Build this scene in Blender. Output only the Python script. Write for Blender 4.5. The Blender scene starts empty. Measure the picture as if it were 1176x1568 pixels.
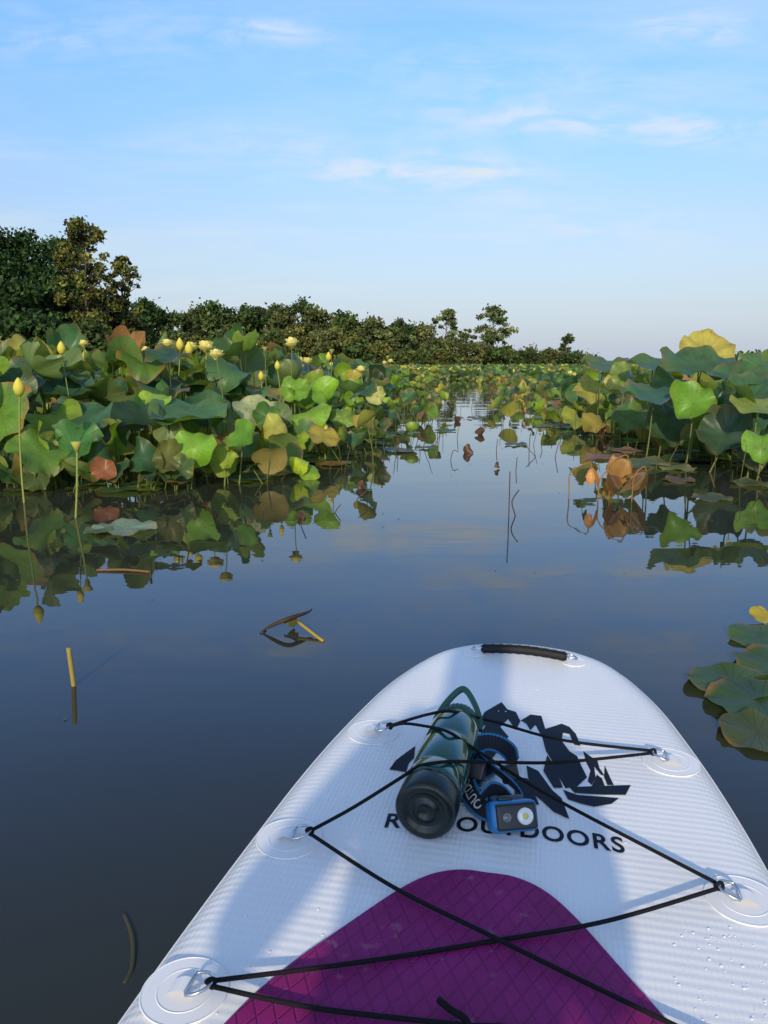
import bpy, math, random
import numpy as np
from mathutils import Vector, Matrix, Euler
rng=np.random.default_rng(7); random.seed(7)
rad=math.radians
sc=bpy.context.scene
sc.view_settings.view_transform='Standard'; sc.view_settings.look='None'; sc.view_settings.exposure=0
# ---------------------------------------------------------------- survey helpers (measurements -> metres)
CH=0.84; PIT=rad(11.1); FP=1178.0; cp,sp=math.cos(PIT),math.sin(PIT)
def ray(px,py):
    u=px-588; v=784-py
    return u, FP*cp+v*sp, -FP*sp+v*cp
def at_z(px,py,z=0.0):
    a,b,c=ray(px,py); t=(z-CH)/c
    return Vector((a*t,b*t,z))
def at_y(px,py,Y):
    a,b,c=ray(px,py); t=Y/b
    return Vector((a*t,Y,CH+c*t))
# ---------------------------------------------------------------- mesh builder
class MB:
    def __init__(s): s.V=[];s.C=[];s.U=[];s.F4=[];s.F3=[];s.M4=[];s.M3=[];s.n=0
    def add(s,v,f4=None,f3=None,col=(1,1,1),uv=None,mat=0):
        v=np.asarray(v,dtype=np.float64).reshape(-1,3); k=len(v)
        c=np.asarray(col,dtype=np.float64)
        if c.ndim==1: c=np.tile(c[:3],(k,1))
        s.V.append(v); s.C.append(c[:,:3]); s.U.append(np.zeros((k,3)) if uv is None else np.asarray(uv).reshape(-1,3))
        if f4 is not None and len(f4):
            f=np.asarray(f4,dtype=np.int64).reshape(-1,4)+s.n; s.F4.append(f); s.M4.append(np.full(len(f),mat))
        if f3 is not None and len(f3):
            f=np.asarray(f3,dtype=np.int64).reshape(-1,3)+s.n; s.F3.append(f); s.M3.append(np.full(len(f),mat))
        s.n+=k
    def build(s,name,mats,parent=None,smooth=True):
        me=bpy.data.meshes.new(name)
        V=np.concatenate(s.V); C=np.concatenate(s.C); U=np.concatenate(s.U)
        F4=np.concatenate(s.F4) if s.F4 else np.zeros((0,4),int); F3=np.concatenate(s.F3) if s.F3 else np.zeros((0,3),int)
        M=np.concatenate([*(s.M4 or []),*(s.M3 or [])])
        me.vertices.add(len(V)); me.vertices.foreach_set('co',V.ravel())
        loops=np.concatenate([F4.ravel(),F3.ravel()])
        me.loops.add(len(loops)); me.loops.foreach_set('vertex_index',loops.astype(np.int32))
        tot=np.concatenate([np.full(len(F4),4),np.full(len(F3),3)]); st=np.concatenate([[0],np.cumsum(tot)[:-1]])
        me.polygons.add(len(tot)); me.polygons.foreach_set('loop_start',st.astype(np.int32)); me.polygons.foreach_set('loop_total',tot.astype(np.int32))
        me.polygons.foreach_set('material_index',M.astype(np.int32))
        me.polygons.foreach_set('use_smooth',np.full(len(tot),smooth))
        a=me.attributes.new('Col','FLOAT_COLOR','POINT'); a.data.foreach_set('color',np.concatenate([np.clip(C,0,1),np.ones((len(C),1))],1).ravel())
        a=me.attributes.new('luv','FLOAT_VECTOR','POINT'); a.data.foreach_set('vector',U.ravel())
        me.update(calc_edges=True); me.validate()
        for m in mats: me.materials.append(m)
        o=bpy.data.objects.new(name,me); sc.collection.objects.link(o)
        if parent: o.parent=parent
        return o
def nrm(v): 
    n=np.linalg.norm(v); return v/n if n>1e-9 else v
def sweep(B,pts,r,ns=6,col=(1,1,1),closed=False,mat=0,cap=True):
    P=np.array([tuple(p) for p in pts],float); n=len(P)
    r=np.full(n,r) if np.isscalar(r) else np.asarray(r,float)
    T=np.zeros_like(P)
    for i in range(n):
        a=P[(i-1)%n] if (closed or i>0) else P[i]; b=P[(i+1)%n] if (closed or i<n-1) else P[i]
        T[i]=nrm(b-a)
    up=np.array([0,0,1.0]) if abs(T[0][2])<.9 else np.array([1.0,0,0])
    N=nrm(np.cross(T[0],up)); V=[]
    th=np.linspace(0,2*math.pi,ns,endpoint=False)
    for i in range(n):
        N=nrm(N-T[i]*np.dot(N,T[i])); Bn=np.cross(T[i],N)
        V.append(P[i]+r[i]*(np.outer(np.cos(th),N)+np.outer(np.sin(th),Bn)))
    V=np.concatenate(V); f=[]
    m=n if closed else n-1
    for i in range(m):
        j=(i+1)%n
        for k in range(ns):
            l=(k+1)%ns; f.append((i*ns+k,i*ns+l,j*ns+l,j*ns+k))
    f3=[]
    if cap and not closed:
        V=np.concatenate([V,P[:1],P[-1:]]); c0=n*ns;c1=c0+1
        for k in range(ns):
            l=(k+1)%ns; f3.append((c0,l,k)); f3.append((c1,(n-1)*ns+k,(n-1)*ns+l))
    c=np.asarray(col,float)
    if c.ndim==2:
        c=np.repeat(c,ns,axis=0)
        if len(c)<len(V): c=np.concatenate([c,c[:1],c[-1:]])
    B.add(V,f,f3,c,mat=mat)
def catmull(P,sub=8,closed=False):
    P=[np.array(tuple(p),float) for p in P]; n=len(P); out=[]
    rngi=range(n if closed else n-1)
    for i in rngi:
        g=lambda k:(P[k%n] if closed else P[min(max(k,0),n-1)])
        p0,p1,p2,p3=g(i-1),g(i),g(i+1),g(i+2)
        for j in range(sub):
            t=j/sub
            out.append(.5*((2*p1)+(-p0+p2)*t+(2*p0-5*p1+4*p2-p3)*t*t+(-p0+3*p1-3*p2+p3)*t**3))
    if not closed: out.append(P[-1])
    return out
# ---------------------------------------------------------------- materials
def newmat(name):
    m=bpy.data.materials.new(name); m.use_nodes=True; nt=m.node_tree
    return m,nt,nt.nodes['Principled BSDF'],nt.nodes['Material Output']
def simple(name,col,rough=.5,metal=0,spec=.5,noise=0,nscale=30,bump=0,bscale=200,coat=0):
    m,nt,b,o=newmat(name)
    b.inputs['Base Color'].default_value=(*col,1); b.inputs['Roughness'].default_value=rough; b.inputs['Metallic'].default_value=metal
    b.inputs['Specular IOR Level'].default_value=spec; b.inputs['Coat Weight'].default_value=coat
    tc=nt.nodes.new('ShaderNodeTexCoord')
    if noise:
        n=nt.nodes.new('ShaderNodeTexNoise'); n.inputs['Scale'].default_value=nscale; n.inputs['Detail'].default_value=5
        nt.links.new(tc.outputs['Object'],n.inputs['Vector'])
        mx=nt.nodes.new('ShaderNodeMix'); mx.data_type='RGBA'
        mx.inputs['A'].default_value=(*[c*(1-noise) for c in col],1); mx.inputs['B'].default_value=(*[min(1,c*(1+noise)) for c in col],1)
        nt.links.new(n.outputs['Fac'],mx.inputs['Factor']); nt.links.new(mx.outputs['Result'],b.inputs['Base Color'])
    if bump:
        n=nt.nodes.new('ShaderNodeTexNoise'); n.inputs['Scale'].default_value=bscale; nt.links.new(tc.outputs['Object'],n.inputs['Vector'])
        bp=nt.nodes.new('ShaderNodeBump'); bp.inputs['Strength'].default_value=bump; bp.inputs['Distance'].default_value=.002
        nt.links.new(n.outputs['Fac'],bp.inputs['Height']); nt.links.new(bp.outputs['Normal'],b.inputs['Normal'])
    return m
def math_n(nt,op,a,b=None,c=None):
    n=nt.nodes.new('ShaderNodeMath'); n.operation=op
    for i,x in enumerate((a,b,c)):
        if x is None: continue
        if isinstance(x,(int,float)): n.inputs[i].default_value=x
        else: nt.links.new(x,n.inputs[i])
    return n.outputs[0]
def foliage(name,trans=.3,rough=.6,spec=.2):
    m,nt,b,o=newmat(name)
    a=nt.nodes.new('ShaderNodeAttribute'); a.attribute_name='Col'
    nt.links.new(a.outputs['Color'],b.inputs['Base Color']); b.inputs['Roughness'].default_value=rough; b.inputs['Specular IOR Level'].default_value=spec
    if trans>0:
        t=nt.nodes.new('ShaderNodeBsdfTranslucent'); nt.links.new(a.outputs['Color'],t.inputs['Color'])
        mx=nt.nodes.new('ShaderNodeMixShader'); mx.inputs[0].default_value=trans
        nt.links.new(b.outputs[0],mx.inputs[1]); nt.links.new(t.outputs[0],mx.inputs[2]); nt.links.new(mx.outputs[0],o.inputs['Surface'])
    return m
M_tree=foliage('tree_foliage',0,.7,.15)
M_bark=foliage('bark',0,.9)
M_stem=foliage('lotus_stem_mat',.0,.6)
M_petal=foliage('petal',.3,.5)
def lotus_leaf_mat():
    m,nt,b,o=newmat('lotus_leaf_mat')
    a=nt.nodes.new('ShaderNodeAttribute'); a.attribute_name='Col'
    u=nt.nodes.new('ShaderNodeAttribute'); u.attribute_name='luv'
    s=nt.nodes.new('ShaderNodeSeparateXYZ'); nt.links.new(u.outputs['Vector'],s.inputs[0])
    ang=math_n(nt,'ARCTAN2',s.outputs[1],s.outputs[0])
    r=math_n(nt,'SQRT',math_n(nt,'ADD',math_n(nt,'MULTIPLY',s.outputs[0],s.outputs[0]),math_n(nt,'MULTIPLY',s.outputs[1],s.outputs[1])))
    sv=math_n(nt,'ABSOLUTE',math_n(nt,'SINE',math_n(nt,'MULTIPLY',ang,10.0)))
    wd=math_n(nt,'DIVIDE',.10,math_n(nt,'ADD',r,.25))
    vein=math_n(nt,'SUBTRACT',1.0,math_n(nt,'DIVIDE',sv,wd)); vein=math_n(nt,'MAXIMUM',vein,0.0)
    n=nt.nodes.new('ShaderNodeTexNoise'); n.inputs['Scale'].default_value=9; n.inputs['Detail'].default_value=5
    tc=nt.nodes.new('ShaderNodeTexCoord'); nt.links.new(tc.outputs['Object'],n.inputs['Vector'])
    k=math_n(nt,'MULTIPLY_ADD',n.outputs['Fac'],1.2,.5)
    k=math_n(nt,'ADD',k,math_n(nt,'MULTIPLY',vein,.6))
    vm=nt.nodes.new('ShaderNodeVectorMath'); vm.operation='SCALE'; nt.links.new(a.outputs['Color'],vm.inputs[0]); nt.links.new(k,vm.inputs['Scale'])
    n2=nt.nodes.new('ShaderNodeTexNoise'); n2.inputs['Scale'].default_value=38; n2.inputs['Detail'].default_value=2; nt.links.new(tc.outputs['Object'],n2.inputs['Vector'])
    rp=nt.nodes.new('ShaderNodeValToRGB'); rp.color_ramp.elements[0].position=.64; rp.color_ramp.elements[1].position=.72; nt.links.new(n2.outputs['Fac'],rp.inputs[0])
    sp_=nt.nodes.new('ShaderNodeMix'); sp_.data_type='RGBA'; nt.links.new(math_n(nt,'MULTIPLY',rp.outputs[0],.6),sp_.inputs['Factor'])
    nt.links.new(vm.outputs[0],sp_.inputs['A']); sp_.inputs['B'].default_value=(.12,.07,.025,1)
    g=nt.nodes.new('ShaderNodeNewGeometry')
    un=nt.nodes.new('ShaderNodeMix'); un.data_type='RGBA'; nt.links.new(math_n(nt,'MULTIPLY',g.outputs['Backfacing'],.5),un.inputs['Factor'])
    nt.links.new(sp_.outputs['Result'],un.inputs['A']); un.inputs['B'].default_value=(.19,.24,.07,1)
    nt.links.new(un.outputs['Result'],b.inputs['Base Color']); b.inputs['Roughness'].default_value=.42; b.inputs['Specular IOR Level'].default_value=.4
    bp=nt.nodes.new('ShaderNodeBump'); bp.inputs['Strength'].default_value=.7; bp.inputs['Distance'].default_value=.010
    nt.links.new(math_n(nt,'ADD',math_n(nt,'MULTIPLY',vein,-.8),n.outputs['Fac']),bp.inputs['Height']); nt.links.new(bp.outputs['Normal'],b.inputs['Normal'])
    t=nt.nodes.new('ShaderNodeBsdfTranslucent')
    tv=nt.nodes.new('ShaderNodeMix'); tv.data_type='RGBA'; tv.blend_type='MULTIPLY'; tv.inputs['Factor'].default_value=1
    nt.links.new(un.outputs['Result'],tv.inputs['A']); tv.inputs['B'].default_value=(2.2,2.3,.7,1); nt.links.new(tv.outputs['Result'],t.inputs['Color'])
    mx=nt.nodes.new('ShaderNodeMixShader'); mx.inputs[0].default_value=.30
    nt.links.new(b.outputs[0],mx.inputs[1]); nt.links.new(t.outputs[0],mx.inputs[2]); nt.links.new(mx.outputs[0],o.inputs['Surface'])
    return m
M_leaf=lotus_leaf_mat()
LM=[M_leaf,M_stem,M_petal]
# ---------------------------------------------------------------- world
SUN_EL=rad(21); SUN_D=10
w=bpy.data.worlds.new('World'); sc.world=w; w.use_nodes=True; nt=w.node_tree
bg=nt.nodes['Background']; sky=nt.nodes.new('ShaderNodeTexSky'); sky.sky_type='NISHITA'; sky.sun_disc=False
sky.sun_elevation=SUN_EL; sky.sun_rotation=rad(180+SUN_D); sky.air_density=1.0; sky.dust_density=1.0; sky.ozone_density=1.5
tc=nt.nodes.new('ShaderNodeTexCoord'); sx=nt.nodes.new('ShaderNodeSeparateXYZ'); nt.links.new(tc.outputs['Generated'],sx.inputs[0])
z=math_n(nt,'MAXIMUM',sx.outputs[2],0.0); zz=math_n(nt,'ADD',z,.10)
cx=math_n(nt,'DIVIDE',sx.outputs[0],zz); cy=math_n(nt,'DIVIDE',sx.outputs[1],zz)
cb=nt.nodes.new('ShaderNodeCombineXYZ'); nt.links.new(cx,cb.inputs[0]); nt.links.new(cy,cb.inputs[1])
def mrange(v,a,b,c=0.,d=1.,smooth=True):
    r=nt.nodes.new('ShaderNodeMapRange'); r.interpolation_type='SMOOTHSTEP' if smooth else 'LINEAR'
    r.inputs['From Min'].default_value=a; r.inputs['From Max'].default_value=b; r.inputs['To Min'].default_value=c; r.inputs['To Max'].default_value=d
    nt.links.new(v,r.inputs['Value']); return r.outputs[0]
def mixc(f,a,b,mode='MIX'):
    m=nt.nodes.new('ShaderNodeMix'); m.data_type='RGBA'; m.blend_type=mode
    for key,x in (('Factor',f),('A',a),('B',b)):
        if isinstance(x,tuple): m.inputs[key].default_value=(*x,1)
        elif isinstance(x,(int,float)): m.inputs[key].default_value=x
        else: nt.links.new(x,m.inputs[key])
    return m.outputs['Result']
def M(op,a,b=None,c=None): return math_n(nt,op,a,b,c)
def cloud(loc,rot,scl,sc1,sc2,lo,hi,dist=.7):
    mp=nt.nodes.new('ShaderNodeMapping'); mp.inputs['Rotation'].default_value=(0,0,rad(rot)); mp.inputs['Scale'].default_value=scl; mp.inputs['Location'].default_value=loc
    nt.links.new(cb.outputs[0],mp.inputs[0])
    n1=nt.nodes.new('ShaderNodeTexNoise'); n1.inputs['Scale'].default_value=sc1; n1.inputs['Detail'].default_value=7; n1.inputs['Roughness'].default_value=.58; n1.inputs['Distortion'].default_value=dist
    nt.links.new(mp.outputs[0],n1.inputs['Vector'])
    n2=nt.nodes.new('ShaderNodeTexNoise'); n2.inputs['Scale'].default_value=sc2; n2.inputs['Detail'].default_value=2; nt.links.new(mp.outputs[0],n2.inputs['Vector'])
    return mrange(M('MULTIPLY',n1.outputs['Fac'],n2.outputs['Fac']),lo,hi)
c1=cloud((2.1,.9,0),-14,(.5,1.1,1),1.9,.6,.22,.40)
# cirrus banks: azimuth tangent / elevation tangent of each bank, their widths and strength
ys=M('MAXIMUM',sx.outputs[1],.05); ta=M('DIVIDE',sx.outputs[0],ys); te=M('DIVIDE',sx.outputs[2],ys)
bank=None
for (a0,e0,wa,we,s_) in [(.125,.228,.085,.024,1.15),(-.005,.222,.085,.018,.95),(.20,.285,.17,.020,.85),(.40,.272,.10,.022,.85),(.26,.165,.15,.028,.75),(-.12,.25,.14,.028,.5),(-.137,.383,.07,.012,.7),(.37,.385,.08,.022,.7),(.15,.34,.25,.03,.4),(-.38,.38,.2,.04,.4)]:
    q=M('DIVIDE',M('SUBTRACT',ta,a0),wa); el_=M('SUBTRACT',M('SUBTRACT',te,e0),M('MULTIPLY',M('SUBTRACT',ta,a0),-.05)); r_=M('DIVIDE',el_,we)
    g=M('MULTIPLY',M('EXPONENT',M('MULTIPLY',M('ADD',M('MULTIPLY',q,q),M('MULTIPLY',r_,r_)),-1.0)),s_)
    bank=g if bank is None else M('ADD',bank,g)
cb2=nt.nodes.new('ShaderNodeCombineXYZ'); nt.links.new(ta,cb2.inputs[0]); nt.links.new(te,cb2.inputs[1])
def stn(sx_,sy_,rot,d,dist):
    mp=nt.nodes.new('ShaderNodeMapping'); mp.inputs['Rotation'].default_value=(0,0,rad(rot)); mp.inputs['Scale'].default_value=(sx_,sy_,1); nt.links.new(cb2.outputs[0],mp.inputs[0])
    n=nt.nodes.new('ShaderNodeTexNoise'); n.inputs['Scale'].default_value=1; n.inputs['Detail'].default_value=d; n.inputs['Roughness'].default_value=.6; n.inputs['Distortion'].default_value=dist; nt.links.new(mp.outputs[0],n.inputs['Vector']); return n.outputs['Fac']
st=M('MULTIPLY',mrange(stn(9,42,6,7,.9),.28,.68),mrange(stn(16,30,-14,4,.5),.22,.6))
ban=M('MULTIPLY',bank,st)
front=mrange(sx.outputs[1],.05,.3)
call=M('MINIMUM',M('ADD',M('MULTIPLY',c1,.30),M('MULTIPLY',M('MULTIPLY',ban,front),.9)),1.0)
cm=M('MULTIPLY',call,mrange(z,.02,.10))
tintc=mixc(mrange(z,.12,.42),(1.0,1.02,1.12),(1.10,1.50,2.1)); tintc=mixc(mrange(z,.45,.8),tintc,(1.7,1.65,1.6))
skyt=mixc(1.0,sky.outputs[0],tintc,'MULTIPLY')
hzed=mixc(M('MULTIPLY',mrange(sx.outputs[2],.26,-.04),.92),skyt,(3.6,4.15,5.15))
fin=mixc(cm,hzed,(5.2,5.8,6.4))
nt.links.new(fin,bg.inputs['Color']); bg.inputs['Strength'].default_value=.14
sd=bpy.data.lights.new('sun','SUN'); sd.energy=3.7; sd.angle=rad(1.0); sd.color=(1,.82,.55)
so=bpy.data.objects.new('sun',sd); sc.collection.objects.link(so)
ldir=Vector((math.sin(rad(SUN_D))*math.cos(SUN_EL),math.cos(rad(SUN_D))*math.cos(SUN_EL),-math.sin(SUN_EL)))
so.rotation_euler=ldir.to_track_quat('-Z','Y').to_euler(); so.location=(-5,-20,12)
# ---------------------------------------------------------------- camera
cd=bpy.data.cameras.new('camera'); cam=bpy.data.objects.new('camera',cd); sc.collection.objects.link(cam); sc.camera=cam
cd.sensor_fit='VERTICAL'; cd.sensor_height=36; cd.lens=18/(784/FP); cd.clip_end=8000; cd.clip_start=.02
cam.location=(0,0,CH); cam.rotation_euler=(rad(90)-PIT,0,0)
# ---------------------------------------------------------------- water + ground
def water_mat():
    m,nt,b,o=newmat('pond_water')
    b.inputs['Roughness'].default_value=.012; b.inputs['IOR'].default_value=1.38
    tc=nt.nodes.new('ShaderNodeTexCoord')
    def nz(scale,sx,sy,det):
        mp=nt.nodes.new('ShaderNodeMapping'); mp.inputs['Scale'].default_value=(sx,sy,1); nt.links.new(tc.outputs['Object'],mp.inputs[0])
        n=nt.nodes.new('ShaderNodeTexNoise'); n.inputs['Scale'].default_value=scale; n.inputs['Detail'].default_value=det; nt.links.new(mp.outputs[0],n.inputs['Vector']); return n.outputs['Fac']
    h=math_n(nt,'ADD',math_n(nt,'MULTIPLY',nz(.9,.6,1.3,1.5),1.0),math_n(nt,'MULTIPLY',nz(5,.45,1.3,2),.11))
    bp=nt.nodes.new('ShaderNodeBump'); bp.inputs['Strength'].default_value=1; bp.inputs['Distance'].default_value=.005
    nt.links.new(h,bp.inputs['Height']); nt.links.new(bp.outputs['Normal'],b.inputs['Normal'])
    big=nz(.7,1,1,3)
    mx=nt.nodes.new('ShaderNodeMix'); mx.data_type='RGBA'; mx.inputs['A'].default_value=(.019,.022,.017,1); mx.inputs['B'].default_value=(.036,.037,.027,1)
    nt.links.new(big,mx.inputs['Factor']); nt.links.new(mx.outputs['Result'],b.inputs['Base Color'])
    return m
def grid(name,xs,ys,zf,mat):
    B=MB(); X,Y=np.meshgrid(xs,ys); Z=zf(X,Y); nx=len(xs); ny=len(ys)
    i,j=np.meshgrid(np.arange(nx-1),np.arange(ny-1)); a=(j*nx+i).ravel()
    B.add(np.stack([X.ravel(),Y.ravel(),Z.ravel()],1),np.stack([a,a+1,a+nx+1,a+nx],1)); return B.build(name,[mat])
big=np.concatenate([[-4000,-1500,-600,-300],np.arange(-200,201,5),[300,600,1500,4000]])
grid('water',np.array([-4000,-200,-20,0,20,200,4000.]),np.array([-4000,-200,-20,0,20,200,4000.]),lambda X,Y:X*0,water_mat())
def shore(X):
    s=np.where(X<-20,55+np.clip((X+45)/25,0,1)*47,102.)
    s=s+np.clip((X-32)/12,0,1)*160
    return s+2*np.sin(X*.13)
def gz(X,Y):
    d=Y-shore(X); t=np.clip(d/6+.5,0,1)
    far=np.where(Y<-60,1.,0.)
    return -.9+np.maximum(t,far)*1.4+np.clip(d/60,0,1)*.5*np.sin(X*.05)**2
grid('ground',big,big,gz,simple('meadow_soil',(.07,.08,.03),.95,noise=.5,nscale=.4))
# ---------------------------------------------------------------- trees
def leaf_cloud(B,C,S,COL,mat=0):
    n=len(C); a=rng.normal(size=(n,3)); a/=np.linalg.norm(a,axis=1)[:,None]
    b=np.cross(a,rng.normal(size=(n,3))); b/=np.linalg.norm(b,axis=1)[:,None]+1e-9
    S=S[:,None]; V=np.stack([C-a*S,C-b*S*.6,C+a*S,C+b*S*.6],1).reshape(-1,3)
    B.add(V,np.arange(4*n).reshape(-1,4),col=np.repeat(COL,4,axis=0),mat=mat)
BK=(.07,.06,.045)
def tree(B,base,H,W,nc=40,nl=6000,ls=.25,pal=((.04,.07,.02),(.07,.09,.03)),tr=.25,cb=.25,rc=.3,limbs=True,flat=.75,lean=0,pw=.7):
    base=np.array(base,float); top=base+np.array([lean,0,H*.9])
    tp=[base+np.array([0,0,-.6])]
    for k in range(1,6): tp.append(base+(top-base)*k/5+np.array([rng.normal()*W*.05,rng.normal()*W*.05,0]))
    sweep(B,tp,[tr*1.15,tr,tr*.8,tr*.55,tr*.3,tr*.08],7,BK,mat=1)
    tp=np.array(tp); pal=np.array(pal)
    for c in range(nc):
        u=rng.random(); prof=max(math.sin(math.pi*(u*.80+.16)),.05)**pw
        th=rng.random()*6.283; rr=W*prof*math.sqrt(rng.random())*.9
        cen=base+np.array([math.cos(th)*rr+lean*(cb+(1-cb)*u),math.sin(th)*rr,H*(cb+(1-cb)*u*.96)])
        if limbs:
            hz_=cen[2]-base[2]-rr*.7; hz_=max(hz_,H*cb*.5); f=min(hz_/(H*.9),.95)*5; i=int(f); st=tp[i]+(tp[min(i+1,5)]-tp[i])*(f-i)
            mid=(st+cen)/2+np.array([0,0,rr*.12])+rng.normal(size=3)*.05*W
            sweep(B,[st,mid,cen],[tr*.25,tr*.15,tr*.04],4,BK,mat=1)
        r_=W*rc*(.5+.8*rng.random()); n=int(nl/nc*(r_/(W*rc))**1.5)
        d=rng.normal(size=(n,3)); d/=np.linalg.norm(d,axis=1)[:,None]
        P=cen+d*(rng.random(n)**.5)[:,None]*r_*np.array([1,1,flat])*(1+.32*rng.normal(size=n))[:,None]
        colc=pal[0]+(pal[1]-pal[0])*rng.random()
        col=colc*(.5+.8*rng.random())*(1+.3*rng.normal(size=(n,1))).clip(.4,1.8)
        leaf_cloud(B,P,ls*(.6+.8*rng.random(n)),col)
TM=[M_tree,M_bark]
DG=((.019,.050,.013),(.038,.078,.019)); YG=((.085,.105,.024),(.14,.135,.034)); MG=((.042,.078,.020),(.072,.105,.030)); OL=((.068,.09,.027),(.105,.115,.037))
def place(px,top,Y): 
    p=at_y(px,560,Y); return (p.x,Y,.35), at_y(px,top,Y).z-.35
for (px,top,Y,W,nl,pal) in [(-45,345,70,6,11000,DG),(8,340,66,4.6,12000,DG),(60,350,68,4.4,12000,DG),(112,362,74,4.2,9000,DG),(35,430,60,3.6,7000,DG),(100,430,64,4.0,8000,DG),(-10,460,58,3.8,7000,DG),(165,450,70,3.6,7000,DG),(200,480,68,2.8,5000,MG),(-120,350,72,7,8000,DG),(60,480,57,3.4,5000,DG),(135,495,60,3.0,4500,MG)]:
    b,H=place(px,top,Y); B=MB(); tree(B,b,H,W,70,nl,.19,pal,.24,.05,.25); B.build('deciduous_tree',TM)
for (px,top,Y,W,nl,pal,ln) in [(142,332,63,3.0,8500,YG,0),(188,390,66,1.9,3800,YG,.6)]:
    b,H=place(px,top,Y); B=MB(); tree(B,b,H,W,90,nl,.15,pal,.2,.2,.17,lean=ln); B.build('sycamore_tree',TM)
B=MB(); prof=[(215,455),(240,461),(270,468),(300,466),(325,460),(350,466),(385,465),(410,462),(438,464),(465,457),(490,468),(515,475),(535,482),(555,497),(580,490),(612,487),(632,494)]
for px,top in prof:
    for k in range(2):
        Y=108+rng.random()*8+k*6; b,H=place(px+rng.normal()*5,top+rng.random()*8+k*3,Y)
        tree(B,b,H,2.9+rng.random()*.8,22,2600,.26,(MG,OL,DG)[rng.integers(3)],.10,.08,.32,limbs=False)
for px in np.arange(180,700,13):
    top=np.interp(px,[180,300,400,540,560,700],[500,498,496,500,520,525])+rng.random()*22
    b,H=place(px,top,96+rng.random()*9); tree(B,b,H,2.0+rng.random()*.9,14,1300,.22,(OL,MG,YG)[rng.integers(3)],.05,.02,.36,limbs=False)
B.build('distant_treeline',TM)
for (px,top,Y,W,nc,nl) in [(684,474,112,3.0,40,3400),(752,470,112,3.3,40,3600),(715,500,116,2.0,20,1300),(612,488,106,2.6,34,2600),(570,488,106,2.4,34,2600)]:
    b,H=place(px,top,Y); B=MB(); tree(B,b,H,W,nc,nl,.2,((.085,.125,.042),(.135,.16,.06)),.12,.34,.2,flat=.6); B.build('willow_tree',TM)
b,H=place(869,511,112); B=MB(); tree(B,b,H,1.1,34,2400,.16,MG,.08,.08,.36,flat=.5); B.build('cedar_tree',TM)
B=MB()
for px in np.arange(640,905,9):
    top=np.interp(px,[640,700,780,800,850,890,905],[520,522,530,534,534,543,553])+rng.random()*8
    b,H=place(px,top,104+rng.random()*6); tree(B,b,max(H,.8),1.6+rng.random()*.6,12,1000,.2,(OL,MG)[rng.integers(2)],.05,.02,.4,limbs=False)
for px in np.arange(1120,1300,14):
    b,H=place(px,543+rng.random()*8,250); tree(B,b,max(H,2),5,9,500,.6,(MG,DG)[rng.integers(2)],.1,.02,.45,limbs=False)
B.build('shrub_thicket',TM)
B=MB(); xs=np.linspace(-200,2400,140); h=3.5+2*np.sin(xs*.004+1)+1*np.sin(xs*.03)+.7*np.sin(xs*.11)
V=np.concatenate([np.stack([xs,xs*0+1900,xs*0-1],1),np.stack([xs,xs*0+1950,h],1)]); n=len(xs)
B.add(V,[(i,i+1,n+i+1,n+i) for i in range(n-1)]); B.build('distant_hills',[simple('hazy_forest',(.16,.24,.28),1,noise=.2,nscale=.01)])  # blue-green of the aerial haze is painted into the ridge colour
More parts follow.
